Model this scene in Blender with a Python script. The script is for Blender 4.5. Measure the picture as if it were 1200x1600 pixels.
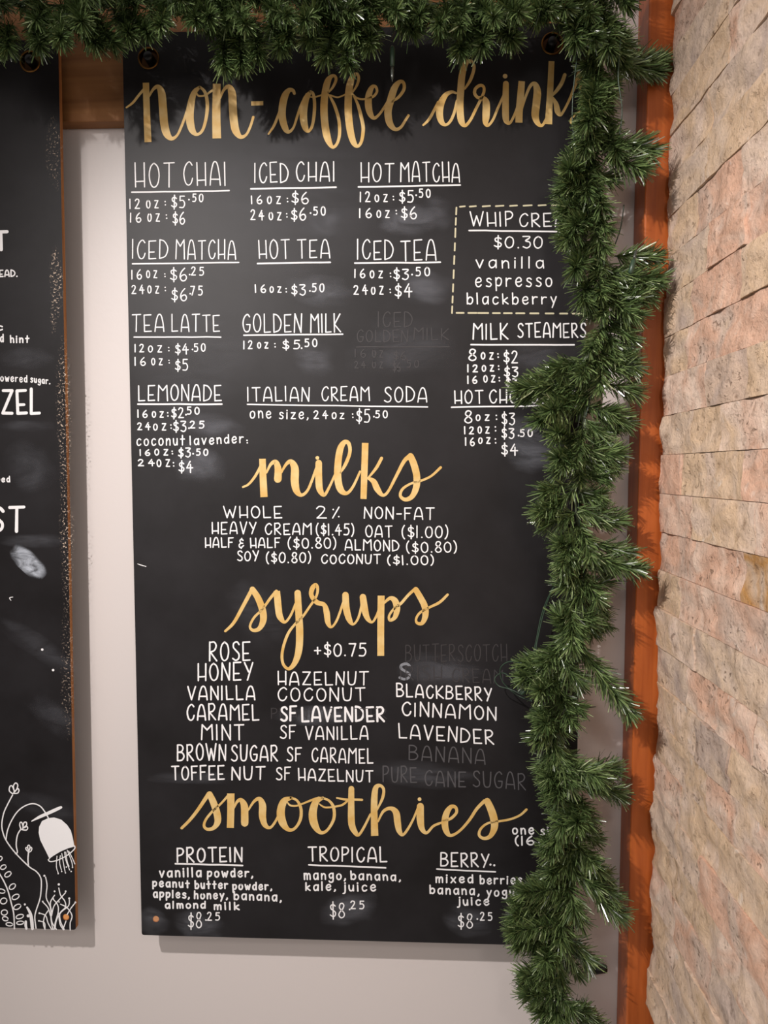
import bpy, bmesh, math, random
import numpy as np
from mathutils import Vector, Matrix, noise
random.seed(7); rng = np.random.default_rng(11)
for o in list(bpy.data.objects): bpy.data.objects.remove(o)
S = bpy.context.scene
C = S.collection
# ------------------------------------------------------------ camera
F_PX, D, CZ = 1067.0, 0.946, 1.5             # focal length for a 1200x1600 frame, distance to the board face, lens height
VX, VY = 640.0, 735.0                         # where the direction square to the back wall meets the frame
beta = math.atan((800 - VY) / F_PX)
alpha = -math.atan((VX - 600) / F_PX * math.cos(beta))
FWD = Vector((math.sin(alpha) * math.cos(beta), math.cos(alpha) * math.cos(beta), -math.sin(beta)))
RGT = Vector((math.cos(alpha), -math.sin(alpha), 0)); UPV = RGT.cross(FWD)
CAM = Vector((0, -D, CZ))
cd = bpy.data.cameras.new('camera'); cam = bpy.data.objects.new('camera', cd); C.objects.link(cam)
cd.sensor_fit = 'VERTICAL'; cd.sensor_height = 36.0; cd.lens = 36.0 * F_PX / 1600; cd.clip_start = 0.01
cam.matrix_world = Matrix(((RGT.x, UPV.x, -FWD.x, CAM.x), (RGT.y, UPV.y, -FWD.y, CAM.y), (RGT.z, UPV.z, -FWD.z, CAM.z), (0, 0, 0, 1)))
S.camera = cam
def W(px, py, Y=0.0):
    d = FWD * F_PX + RGT * (px - 600) + UPV * (800 - py)
    return CAM + d * ((Y + D) / d.y)
# ------------------------------------------------------------ light
S.view_settings.view_transform = 'Standard'; S.view_settings.look = 'None'
S.view_settings.gamma = 1.0; S.view_settings.exposure = 0.0; S.view_settings.use_curve_mapping = False
wd = bpy.data.worlds.new('world'); S.world = wd; wd.use_nodes = True
wd.node_tree.nodes['Background'].inputs[0].default_value = (1.0, 0.92, 0.87, 1)
wd.node_tree.nodes['Background'].inputs[1].default_value = 0.27
def spot(name, loc, target, energy, color, size, blend, radius):
    l = bpy.data.lights.new(name, 'SPOT'); l.energy = energy; l.color = color
    l.spot_size = math.radians(size); l.spot_blend = blend; l.shadow_soft_size = radius
    o = bpy.data.objects.new(name, l); C.objects.link(o); o.location = loc
    o.rotation_euler = (Vector(target) - Vector(loc)).to_track_quat('-Z', 'Y').to_euler(); return o
spot('ceiling_spotlight', (-0.72, -1.06, 2.30), (0.32, -0.05, 0.93), 103, (1.0, 0.94, 0.91), 84, 0.95, 0.018)
spot('side_spotlight', (0.24, -1.35, 2.05), (0.0, 0.0, 1.2), 8, (1.0, 0.92, 0.87), 95, 1.0, 0.06)
al = bpy.data.lights.new('room_fill_light', 'AREA'); al.energy = 11; al.size = 0.9; al.color = (1.0, 0.93, 0.89)  # unseen soft fill added behind the camera to lift stones and shaded wall
ao = bpy.data.objects.new('room_fill_light', al); C.objects.link(ao); ao.location = (-1.15, -2.3, 2.35)
ao.rotation_euler = (Vector((0.1, 0, 1.3)) - ao.location).to_track_quat('-Z', 'Y').to_euler()
# ------------------------------------------------------------ helpers
def lin(r, g, b):
    f = lambda c: (c / 255 / 12.92) if c / 255 <= 0.04045 else ((c / 255 + 0.055) / 1.055) ** 2.4
    return (f(r), f(g), f(b), 1)
def mat(name, color, rough=0.6, spec=0.5, metal=0.0):
    m = bpy.data.materials.new(name); m.use_nodes = True; b = m.node_tree.nodes['Principled BSDF']
    b.inputs['Base Color'].default_value = color; b.inputs['Roughness'].default_value = rough
    b.inputs['Specular IOR Level'].default_value = spec; b.inputs['Metallic'].default_value = metal
    return m, m.node_tree, b
def N(nt, typ, **kw):
    n = nt.nodes.new(typ)
    for k, v in kw.items():
        if k in n.inputs: n.inputs[k].default_value = v
        else: setattr(n, k, v)
    return n
def bump(nt, b, src, strength, dist):
    n = N(nt, 'ShaderNodeBump'); n.inputs['Strength'].default_value = strength; n.inputs['Distance'].default_value = dist
    nt.links.new(src, n.inputs['Height'])
    if b.inputs['Normal'].links: nt.links.new(b.inputs['Normal'].links[0].from_socket, n.inputs['Normal'])
    nt.links.new(n.outputs[0], b.inputs['Normal'])
def ramp(nt, src, stops):
    r = N(nt, 'ShaderNodeValToRGB'); e = r.color_ramp.elements
    e[0].position, e[0].color = stops[0]; e[1].position, e[1].color = stops[1]
    for p, c in stops[2:]: x = e.new(p); x.color = c
    nt.links.new(src, r.inputs[0]); return r
def tag(o, label=None, cat=None, group=None, kind=None):
    if label: o['label'] = label
    if cat: o['category'] = cat
    if group: o['group'] = group
    if kind: o['kind'] = kind
    return o
def thing(name, loc, label, cat, group=None):
    o = bpy.data.objects.new(name, None); C.objects.link(o); o.location = loc; o.empty_display_size = 0.02
    return tag(o, label, cat, group)
def link(name, me, parent=None, mats=()):
    o = bpy.data.objects.new(name, me); C.objects.link(o)
    for m in mats: me.materials.append(m)
    if parent:
        o.parent = parent
        q, w = parent, Vector((0, 0, 0))
        while q: w = w + q.location; q = q.parent
        o.location = -w                     # meshes are written in room coordinates
    return o
def pydata(name, v, f, parent, mats, smooth=False):
    me = bpy.data.meshes.new(name); me.from_pydata([tuple(p) for p in v], [], f); me.update()
    if smooth: me.polygons.foreach_set('use_smooth', [True] * len(me.polygons))
    return link(name, me, parent, mats)
def boxm(x0, x1, y0, y1, z0, z1, bev=0.0, seg=2):
    bm = bmesh.new(); bmesh.ops.create_cube(bm, size=1)
    for v in bm.verts: v.co = Vector(((x0 + x1) / 2 + v.co.x * (x1 - x0), (y0 + y1) / 2 + v.co.y * (y1 - y0), (z0 + z1) / 2 + v.co.z * (z1 - z0)))
    if bev: bmesh.ops.bevel(bm, geom=bm.edges[:], offset=bev, segments=seg, affect='EDGES', profile=0.5)
    me = bpy.data.meshes.new('box'); bm.to_mesh(me); bm.free(); return me
def tube(pts, r, seg=6, vs=None, fs=None):
    vs = [] if vs is None else vs; fs = [] if fs is None else fs
    pts = [Vector(p) for p in pts]; base = len(vs); n = len(pts); u = None
    for i, p in enumerate(pts):
        t = (pts[min(i + 1, n - 1)] - pts[max(i - 1, 0)]).normalized()
        if u is None: u = t.orthogonal().normalized()
        u = (u - t * u.dot(t)).normalized(); w = t.cross(u); rr = r[i] if hasattr(r, '__len__') else r
        for k in range(seg):
            a = 2 * math.pi * k / seg; vs.append(p + (u * math.cos(a) + w * math.sin(a)) * rr)
    for i in range(n - 1):
        for k in range(seg):
            a = base + i * seg + k; b = base + i * seg + (k + 1) % seg; fs.append((a, b, b + seg, a + seg))
    fs.append(tuple(base + k for k in range(seg))[::-1]); fs.append(tuple(base + (n - 1) * seg + k for k in range(seg)))
    return vs, fs
def crom(P, k=5):
    P = [tuple(p) for p in P]
    if len(P) < 3: return P
    out = []; Q = [P[0]] + P + [P[-1]]
    for i in range(1, len(Q) - 2):
        p0, p1, p2, p3 = Q[i - 1], Q[i], Q[i + 1], Q[i + 2]
        for s in range(k):
            t = s / k
            out.append(tuple(0.5 * (2 * b + (c - a) * t + (2 * a - 5 * b + 4 * c - d) * t * t + (3 * b - a - 3 * c + d) * t ** 3) for a, b, c, d in zip(p0, p1, p2, p3)))
    out.append(P[-1]); return out
# ------------------------------------------------------------ materials
M_wall, nt, b = mat('white_wall_paint', lin(221, 212, 208), 0.45)
n1 = N(nt, 'ShaderNodeTexNoise', Scale=260.0, Detail=3.0); bump(nt, b, n1.outputs[0], 0.25, 0.0006)
n2 = N(nt, 'ShaderNodeTexNoise', Scale=6.0, Detail=2.0); bump(nt, b, n2.outputs[0], 0.15, 0.003)
M_board, nt, b = mat('black_chalkboard_paint', lin(33, 30, 30), 0.5, 0.32)
tc = N(nt, 'ShaderNodeTexCoord'); n1 = N(nt, 'ShaderNodeTexNoise', Scale=7.0, Detail=6.0, Roughness=0.6); nt.links.new(tc.outputs['Object'], n1.inputs['Vector'])
r1 = ramp(nt, n1.outputs[0], [(0.35, lin(22, 19, 20)), (0.75, lin(38, 36, 38))]); nt.links.new(r1.outputs[0], b.inputs['Base Color'])
n2 = N(nt, 'ShaderNodeTexNoise', Scale=600.0, Detail=2.0); nt.links.new(tc.outputs['Object'], n2.inputs['Vector']); bump(nt, b, n2.outputs[0], 0.12, 0.0003)
def woodmat(name, c1, c2, rough, spec, axis=2, scale=60):
    m, nt, b = mat(name, c1, rough, spec); tc = N(nt, 'ShaderNodeTexCoord'); mp = N(nt, 'ShaderNodeMapping')
    sc = [1.0, 1.0, 1.0]; sc[axis] = 0.06; mp.inputs['Scale'].default_value = sc
    nt.links.new(tc.outputs['Object'], mp.inputs[0])
    n1 = N(nt, 'ShaderNodeTexNoise', Scale=float(scale), Detail=6.0, Distortion=0.6); nt.links.new(mp.outputs[0], n1.inputs['Vector'])
    r = ramp(nt, n1.outputs[0], [(0.3, c1), (0.7, c2)]); nt.links.new(r.outputs[0], b.inputs['Base Color']); bump(nt, b, n1.outputs[0], 0.15, 0.0006); return m
M_trim = woodmat('orange_varnished_wood', lin(158, 76, 30), lin(190, 100, 44), 0.38, 0.5, 2, 90)
M_beam = woodmat('brown_beam_wood', lin(120, 76, 40), lin(160, 110, 64), 0.6, 0.4, 0, 50)
M_edge = woodmat('raw_board_edge', lin(150, 96, 52), lin(186, 128, 76), 0.8, 0.3, 2, 120)
M_board2 = M_board.copy(); M_board2.name = 'worn_chalkboard_paint'; M_board2.node_tree.nodes['Principled BSDF'].inputs['Specular IOR Level'].default_value = 0.2
M_plug, nt, b = mat('bare_wood_plug', lin(232, 160, 92), 0.8)
M_white, nt, b = mat('white_chalk_paint', lin(244, 242, 242), 0.6, 0.3)
M_gold, nt, b = mat('gold_chalk_paint', lin(222, 178, 96), 0.5, 0.4)
tc = N(nt, 'ShaderNodeTexCoord'); n1 = N(nt, 'ShaderNodeTexNoise', Scale=55.0, Detail=4.0); nt.links.new(tc.outputs['Object'], n1.inputs['Vector'])
r1 = ramp(nt, n1.outputs[0], [(0.35, lin(216, 174, 98)), (0.7, lin(230, 200, 138))]); nt.links.new(r1.outputs[0], b.inputs['Base Color'])
M_paleg, nt, b = mat('pale_gold_dash_paint', lin(208, 200, 168), 0.6, 0.3)
M_golde, nt, b = mat('pale_gold_edge_paint', lin(232, 200, 138), 0.55, 0.3)
M_fade1, nt, b = mat('wiped_chalk_faint', lin(60, 57, 58), 0.5, 0.36)
M_fade2, nt, b = mat('wiped_chalk_grey', lin(84, 82, 84), 0.5, 0.36)
M_fade3, nt, b = mat('wiped_chalk_letter', lin(132, 134, 140), 0.6, 0.35)
M_brass, nt, b = mat('aged_brass', lin(136, 96, 50), 0.3, 0.5, 1.0)
M_black, nt, b = mat('black_plastic', lin(20, 19, 19), 0.4)
M_cord, nt, b = mat('green_cord_plastic', lin(52, 72, 56), 0.35)
M_bulb, nt, b = mat('clear_bulb_plastic', lin(96, 100, 92), 0.15); b.inputs['Transmission Weight'].default_value = 0.6
M_stem, nt, b = mat('green_wire_stem', lin(44, 54, 30), 0.7)
M_need, nt, b = mat('green_garland_needles', lin(70, 100, 60), 0.24, 0.7)
at = N(nt, 'ShaderNodeAttribute', attribute_name='tint'); r1 = ramp(nt, at.outputs['Fac'], [(0.0, lin(40, 54, 30)), (1.0, lin(172, 184, 142)), (0.35, lin(74, 94, 54)), (0.8, lin(122, 142, 88))])
nt.links.new(r1.outputs[0], b.inputs['Base Color'])
def chalkmat(name, col, dens, scale, speck=False):
    m, nt, b = mat(name, col, 0.85, 0.2)
    at = N(nt, 'ShaderNodeAttribute', attribute_name='fade'); tc = N(nt, 'ShaderNodeTexCoord')
    mp = N(nt, 'ShaderNodeMapping'); mp.inputs['Rotation'].default_value = (0, 0.6, 0); mp.inputs['Scale'].default_value = (1, 1, 1) if speck else (0.45, 1, 1.3)
    nt.links.new(tc.outputs['Object'], mp.inputs[0])
    n1 = N(nt, 'ShaderNodeTexNoise', Scale=float(scale), Detail=6.0, Roughness=0.65, Distortion=0.0 if speck else 1.2); nt.links.new(mp.outputs[0], n1.inputs['Vector'])
    r = ramp(nt, n1.outputs[0], [(0.56, (0, 0, 0, 1)), (0.63, (1, 1, 1, 1))] if speck else [(0.3, (0, 0, 0, 1)), (0.8, (1, 1, 1, 1))])
    mu = N(nt, 'ShaderNodeMath', operation='MULTIPLY'); nt.links.new(at.outputs['Fac'], mu.inputs[0]); nt.links.new(r.outputs[0], mu.inputs[1])
    m2 = N(nt, 'ShaderNodeMath', operation='MULTIPLY'); nt.links.new(mu.outputs[0], m2.inputs[0]); m2.inputs[1].default_value = dens; m2.use_clamp = True
    nt.links.new(m2.outputs[0], b.inputs['Alpha']); return m
M_smudge = chalkmat('chalk_smudge', lin(150, 152, 160), 0.62, 26)
M_scrib = chalkmat('chalk_scribble', lin(190, 196, 206), 1.6, 60)
M_speck = chalkmat('paint_specks', lin(196, 176, 158), 1.6, 330, True)
# split-face stone
M_stone, nt, b = mat('split_face_travertine', lin(176, 146, 120), 0.8, 0.25)
oi = N(nt, 'ShaderNodeObjectInfo'); tc = N(nt, 'ShaderNodeTexCoord')
big = N(nt, 'ShaderNodeTexNoise', Scale=15.0, Detail=4.0, Distortion=0.8)
ad = N(nt, 'ShaderNodeVectorMath', operation='SCALE'); ad.inputs['Scale'].default_value = 40.0
cx = N(nt, 'ShaderNodeCombineXYZ'); [nt.links.new(oi.outputs['Random'], cx.inputs[i]) for i in range(3)]
nt.links.new(cx.outputs[0], ad.inputs[0]); sm = N(nt, 'ShaderNodeVectorMath', operation='ADD'); nt.links.new(tc.outputs['Object'], sm.inputs[0]); nt.links.new(ad.outputs[0], sm.inputs[1])
nt.links.new(sm.outputs[0], big.inputs['Vector'])
mx = N(nt, 'ShaderNodeMath', operation='MULTIPLY_ADD'); nt.links.new(oi.outputs['Random'], mx.inputs[0]); mx.inputs[1].default_value = 0.48; 
mq = N(nt, 'ShaderNodeMath', operation='MULTIPLY'); nt.links.new(big.outputs[0], mq.inputs[0]); mq.inputs[1].default_value = 0.58; nt.links.new(mq.outputs[0], mx.inputs[2])
rc = ramp(nt, mx.outputs[0], [(0.2, lin(204, 184, 172)), (0.95, lin(234, 206, 172)), (0.33, lin(228, 204, 182)), (0.44, lin(226, 196, 164)), (0.56, lin(236, 212, 194)), (0.68, lin(230, 186, 160)), (0.8, lin(220, 196, 180))])
fine = N(nt, 'ShaderNodeTexNoise', Scale=70.0, Detail=9.0, Roughness=0.72); nt.links.new(sm.outputs[0], fine.inputs['Vector'])
rf = ramp(nt, fine.outputs[0], [(0.3, (0.42, 0.36, 0.31, 1)), (0.72, (1.15, 1.13, 1.1, 1)), (0.45, (0.92, 0.9, 0.88, 1))])
ml = N(nt, 'ShaderNodeMixRGB', blend_type='MULTIPLY'); ml.inputs[0].default_value = 0.9; nt.links.new(rc.outputs[0], ml.inputs[1]); nt.links.new(rf.outputs[0], ml.inputs[2])
vein = N(nt, 'ShaderNodeTexNoise', Scale=22.0, Detail=5.0, Distortion=2.5); nt.links.new(sm.outputs[0], vein.inputs['Vector'])
rv = ramp(nt, vein.outputs[0], [(0.66, (0, 0, 0, 1)), (0.74, (1, 1, 1, 1))])
m3 = N(nt, 'ShaderNodeMixRGB'); m3.inputs[2].default_value = lin(240, 228, 216); mm = N(nt, 'ShaderNodeMath', operation='MULTIPLY'); mm.inputs[1].default_value = 0.55
nt.links.new(rv.outputs[0], mm.inputs[0]); nt.links.new(mm.outputs[0], m3.inputs[0]); nt.links.new(ml.outputs[0], m3.inputs[1]); nt.links.new(m3.outputs[0], b.inputs['Base Color'])
spk = N(nt, 'ShaderNodeTexNoise', Scale=130.0, Detail=3.0, Roughness=0.6); nt.links.new(sm.outputs[0], spk.inputs['Vector'])
msk = N(nt, 'ShaderNodeMath', operation='MULTIPLY'); rs = ramp(nt, spk.outputs[0], [(0.60, (0, 0, 0, 1)), (0.66, (1, 1, 1, 1))]); rb = ramp(nt, big.outputs[0], [(0.45, (0.05, 0.05, 0.05, 1)), (0.62, (1, 1, 1, 1))])
nt.links.new(rs.outputs[0], msk.inputs[0]); nt.links.new(rb.outputs[0], msk.inputs[1]); md = N(nt, 'ShaderNodeMixRGB'); md.inputs[2].default_value = lin(104, 76, 54)
ms2 = N(nt, 'ShaderNodeMath', operation='MULTIPLY'); ms2.inputs[1].default_value = 0.6; nt.links.new(msk.outputs[0], ms2.inputs[0]); nt.links.new(ms2.outputs[0], md.inputs[0])
nt.links.new(m3.outputs[0], md.inputs[1]); nt.links.new(md.outputs[0], b.inputs['Base Color'])
pit = N(nt, 'ShaderNodeTexVoronoi', Scale=170.0); nt.links.new(sm.outputs[0], pit.inputs['Vector'])
rp = ramp(nt, pit.outputs['Distance'], [(0.05, (0, 0, 0, 1)), (0.3, (1, 1, 1, 1))])
bump(nt, b, rp.outputs[0], 0.25, 0.0015); bump(nt, b, fine.outputs[0], 0.9, 0.005); bi = N(nt, 'ShaderNodeMath', operation='SUBTRACT'); bi.inputs[0].default_value = 1.0; nt.links.new(msk.outputs[0], bi.inputs[1]); bump(nt, b, bi.outputs[0], 0.6, 0.002); bump(nt, b, vein.outputs[0], 0.35, 0.004)
def stone_variant(name, stops):
    m = M_stone.copy(); m.name = name; r = [n for n in m.node_tree.nodes if n.type == 'VALTORGB' and len(n.color_ramp.elements) == 7][0]
    for e, c in zip(r.color_ramp.elements, stops): e.color = lin(*c)
    return m
M_sgrey = stone_variant('grey_split_travertine', [(196, 176, 164), (230, 204, 178), (206, 188, 176), (220, 196, 174), (198, 178, 166), (214, 188, 168), (228, 202, 178)])
M_srust = stone_variant('rusty_pitted_travertine', [(220, 214, 208), (226, 218, 210), (200, 150, 90), (230, 222, 214), (176, 106, 50), (212, 200, 190), (180, 120, 66)])
M_mort, nt, b = mat('grey_mortar', lin(120, 100, 84), 0.9)

# ------------------------------------------------------------ setting
YW = 0.040                                       # wall face; the boards hang 4 cm in front of it
o = link('wall_back', boxm(-1.6, 0.37, YW, YW + 0.08, 0.35, 2.75), None, [M_wall]); tag(o, kind='structure')
XT = W(977, 950, YW).x; YT = -0.005
XS = 0.3375; ZMIN, ZMAX = 0.62, 2.42
o = link('wall_right', boxm(0.362, 0.44, -0.75, YW + 0.08, 0.35, 2.75), None, [M_mort]); tag(o, kind='structure'); WR = o
# corner post with a rounded nose
o = link('trim_1', boxm(XT, 0.361, YT, YW, 0.36, 2.74, 0.0022, 3), None, [M_trim]); tag(o, kind='structure')
zb = W(145, 202, YW).z
o = link('trim_2', boxm(-1.55, 0.245, 0.0185, YW, zb, zb + 0.26, 0.0015, 2), None, [M_beam]); tag(o, kind='structure')
# split-face stones, one object each
PITCH = 60.1 / (1035 - VX) * XS; Z0 = CZ + (VY - 711) / (1035 - VX) * XS
JO = {0: [-.112, -.185], -1: [-.025, -.085, -.15, -.24], 1: [-.149, -.24], -2: [-.12, -.27], 2: [-.09, -.25], -3: [-.13, -.245, -.36], -7: [-.15, -.235], -5: [-.142, -.245]}
GREY = {(1, 1), (-7, 1), (-5, 1)}; RUST = {(-3, 2)}
for k in range(-15, 16):
    z0, z1 = Z0 + (k) * PITCH, Z0 + (k + 1) * PITCH
    if z1 < ZMIN - .1 or z0 > ZMAX: continue
    cuts = [YT - 0.0015 - random.random() * 0.004]
    for c in JO.get(k, []): cuts.append(c)
    while cuts[-1] > -0.60: cuts.append(cuts[-1] - random.uniform(0.075, 0.17))
    for j in range(len(cuts) - 1):
        ya, yb = cuts[j], cuts[j + 1]
        g = 0.00035; z0g, z1g = z0 + g, z1 - g; ya2, yb2 = ya - (g if j else 0), yb + g
        nu, nv = 15, 8; prot = 0.0008 * math.sin(k * 2.4) + random.uniform(-0.0005, 0.0005) + (0.0025 if random.random() < .07 else 0); ty, tz = random.uniform(-.008, .008), random.uniform(-.03, .03)
        vs, fs = [], []; sd = Vector((k * 3.1, 0, 0))
        for a in range(nu):
            for c in range(nv):
                u, v = a / (nu - 1), c / (nv - 1); y = ya2 + (yb2 - ya2) * u; z = z0g + (z1g - z0g) * v
                ed = 0.45 + 0.55 * math.sin(math.pi * v) ** 0.6; h = ed * 0.0056 * noise.noise(Vector((y * 28, z * 34, 0)) + sd) + 0.0026 * ed * noise.noise(Vector((y * 85, z * 85, 3)) + sd) + ty * (y - (ya + yb) / 2) + tz * (z - (z0 + z1) / 2)
                if j == 0 and a == 0: h += -0.004 - 0.006 * random.random(); y -= 0.003 * random.random()
                h -= ed * 0.0045 * max(0, noise.noise(Vector((y * 45, z * 45, 9)) + sd) - .32)
                vs.append((min(XS - prot - h, 0.357), y, z))
        nf = len(vs)
        for a in range(nu - 1):
            for c in range(nv - 1):
                p = a * nv + c; fs.append((p, p + 1, p + nv + 1, p + nv))
        rim = [a * nv for a in range(nu)] + [(nu - 1) * nv + c for c in range(1, nv)] + [a * nv + nv - 1 for a in range(nu - 2, -1, -1)] + [c for c in range(nv - 2, 0, -1)]
        for r in rim: vs.append((0.3622, vs[r][1], vs[r][2]))
        for r in rim: vs.append(vs[r])
        for i in range(len(rim)):
            i2 = (i + 1) % len(rim); m_ = nf + len(rim); fs.append((m_ + i, m_ + i2, nf + i2, nf + i))
        fs.append(tuple(nf + i for i in range(len(rim)))[::-1])
        o = pydata('stone', vs, fs, WR, [M_sgrey if (k, j) in GREY else M_srust if (k, j) in RUST else M_stone], True)
        me = o.data; me.set_sharp_from_angle(angle=math.radians(50)) if hasattr(me, 'set_sharp_from_angle') else None

# ------------------------------------------------------------ boards
TH = 0.0075
def board(name, corners, holes, plugs, label, cat='sign', bm_=None):
    """corners: four (x, z) in the board face; real holes; black face, raw wood edges"""
    cx = sum(c[0] for c in corners) / 4; zbot = min(c[1] for c in corners)
    t = thing(name, (cx, TH / 2, zbot), label, cat)
    cu = bpy.data.curves.new('b', 'CURVE'); cu.dimensions = '2D'; cu.fill_mode = 'BOTH'; cu.extrude = TH / 2
    pts = []
    n = len(corners)
    for i, c in enumerate(corners):
        c = Vector(c); p = Vector(corners[i - 1]); q = Vector(corners[(i + 1) % n]); r = 0.004
        a = c + (p - c).normalized() * r; e = c + (q - c).normalized() * r
        for s in range(5):
            u = s / 4; pts.append((a * (1 - u) ** 2 + c * 2 * u * (1 - u) + e * u * u))
    def spl(ps):
        s = cu.splines.new('POLY'); s.points.add(len(ps) - 1); s.use_cyclic_u = True
        for i, p in enumerate(ps): s.points[i].co = (p[0], p[1], 0, 1)
    spl(pts)
    for (x, z, r) in holes + plugs: spl([(x + r * math.cos(a * math.pi / 12), z + r * math.sin(a * math.pi / 12)) for a in range(24)])
    tmp = bpy.data.objects.new('tmp', cu); C.objects.link(tmp); dg = bpy.context.evaluated_depsgraph_get(); dg.update()
    me = bpy.data.meshes.new_from_object(tmp.evaluated_get(dg)); bpy.data.objects.remove(tmp)
    for v in me.vertices: v.co = Vector((v.co.x, TH / 2 - v.co.z, v.co.y))
    me.materials.clear(); me.update()
    o = link('panel', me, t, [bm_ or M_board, M_edge])
    me.update()
    for p in me.polygons: p.material_index = 0 if abs(p.normal.y) > 0.7 else 1; p.use_smooth = False
    for (x, z, r) in holes:                         # brass eyelet with a flared lip and a dark bolt through it
        vs, fs = [], []; prof = [(r + .0012, -.0002), (r + .0010, -.0008), (r + .0003, -.0014), (r - .0008, -.0010), (r - .0014, .0005), (r - .0014, TH)]
        for i in range(28):
            a = 2 * math.pi * i / 28
            for (rr, yy) in prof: vs.append((x + rr * math.cos(a), yy, z + rr * math.sin(a)))
        for i in range(28):
            for q in range(5): fs.append((i * 6 + q, i * 6 + q + 1, ((i + 1) % 28) * 6 + q + 1, ((i + 1) % 28) * 6 + q))
        tag(pydata('eyelet', vs, fs, t, [M_brass], True), 'brass eyelet ring')
        v2, f2 = tube([(x, .0185, z + .002), (x, -.002, z + .002), (x, -.0045, z + .002)], [.0065, .0065, .005], 12)
        tag(pydata('hanging_bolt', v2, f2, t, [M_black], True), 'black hanging bolt in the eyelet')
    for (x, z, r) in plugs:
        v2, f2 = tube([(x, .009, z), (x, .0012, z), (x, .0006, z)], [r, r, r * .8], 14)
        tag(pydata('wood_plug', v2, f2, t, [M_plug]), 'bare wood plug in the corner hole')
    return t
def xz(p): return (p.x, p.z)
# main board
BL, TL = W(221.5, 1461), W(191, 52)
up = (TL - BL).normalized(); rt = Vector((up.z, 0, -up.x)); 
wid = (W(903, 1130) - BL).dot(rt)
BR, TR = BL + rt * wid, TL + rt * wid
p = W(232, 91); q = W(863, 68); s = W(243.5, 1436); s2 = W(890, 1442)
MAIN = board('chalkboard', [xz(BL), xz(BR), xz(TR), xz(TL)], [(p.x, p.z, .0135), (q.x, q.z, .0135)], [(s.x, s.z, .0048), (s2.x, s2.z, .0048)],
             'tall black chalkboard menu headed non-coffee drinks in gold script', 'menu board')
BR1, TR1 = W(118.5, 1453), W(91, 62)
up1 = (TR1 - BR1).normalized(); rt1 = Vector((up1.z, 0, -up1.x)); BL1, TL1 = BR1 - rt1 * .61, TR1 - rt1 * .61
p = W(47, 96); s = W(103, 1433)
SIDE = board('chalkboard', [xz(BL1), xz(BR1), xz(TR1), xz(TL1)], [(p.x, p.z, .0135)], [(s.x, s.z, .0048)],
             'black chalkboard cut off at the left, with white bell flower drawing', 'menu board', M_board2)
# ------------------------------------------------------------ lettering
class Ink:
    def __init__(s): s.v = []; s.f = []; s.n = 0
    def P(s, x, y, lift=0.0): return W(x, y, -0.00025 - lift)
    def stroke(s, pts, caps=True):
        """pts: (px, py, width) run along the board face"""
        s.n += 1; lift = (s.n % 12) * 0.000012
        if len(pts) == 1:
            x, y, w = pts[0]; b0 = len(s.v); k = 10
            for i in range(k): s.v.append(s.P(x + w / 2 * math.cos(6.2832 * i / k), y - w / 2 * math.sin(6.2832 * i / k), lift))
            s.f.append(tuple(range(b0, b0 + k))); return
        n = len(pts); nb = []
        for i in range(n):
            a, b = pts[max(i - 1, 0)], pts[min(i + 1, n - 1)]
            dx, dy = b[0] - a[0], b[1] - a[1]; l = math.hypot(dx, dy) or 1
            nb.append((dx / l, dy / l))
        b0 = len(s.v)
        for (x, y, w), (dx, dy) in zip(pts, nb):
            s.v.append(s.P(x - dy * w / 2, y + dx * w / 2, lift)); s.v.append(s.P(x + dy * w / 2, y - dx * w / 2, lift))
        for i in range(n - 1): s.f.append((b0 + 2 * i, b0 + 2 * i + 2, b0 + 2 * i + 3, b0 + 2 * i + 1))
        if caps:
            for (x, y, w), (dx, dy), sg in ((pts[0], nb[0], -1), (pts[-1], nb[-1], 1)):
                c = len(s.v); k = 6
                for i in range(k + 1):
                    a = -math.pi / 2 + math.pi * i / k; ca, sa = math.cos(a) * sg * w / 2, math.sin(a) * w / 2
                    s.v.append(s.P(x + dx * ca - dy * sa, y + dy * ca + dx * sa, lift))
                s.f.append(tuple(range(c, c + k + 1)))
    def poly(s, pts): b0 = len(s.v); s.v += [s.P(x, y, 0) for x, y in pts]; s.f.append(tuple(range(b0, len(s.v))))
    def build(s, name, m, parent, label=None):
        if not s.v: return
        o = pydata(name, s.v, s.f, parent, [m]); 
        if label: o['label'] = label
        return o
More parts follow.
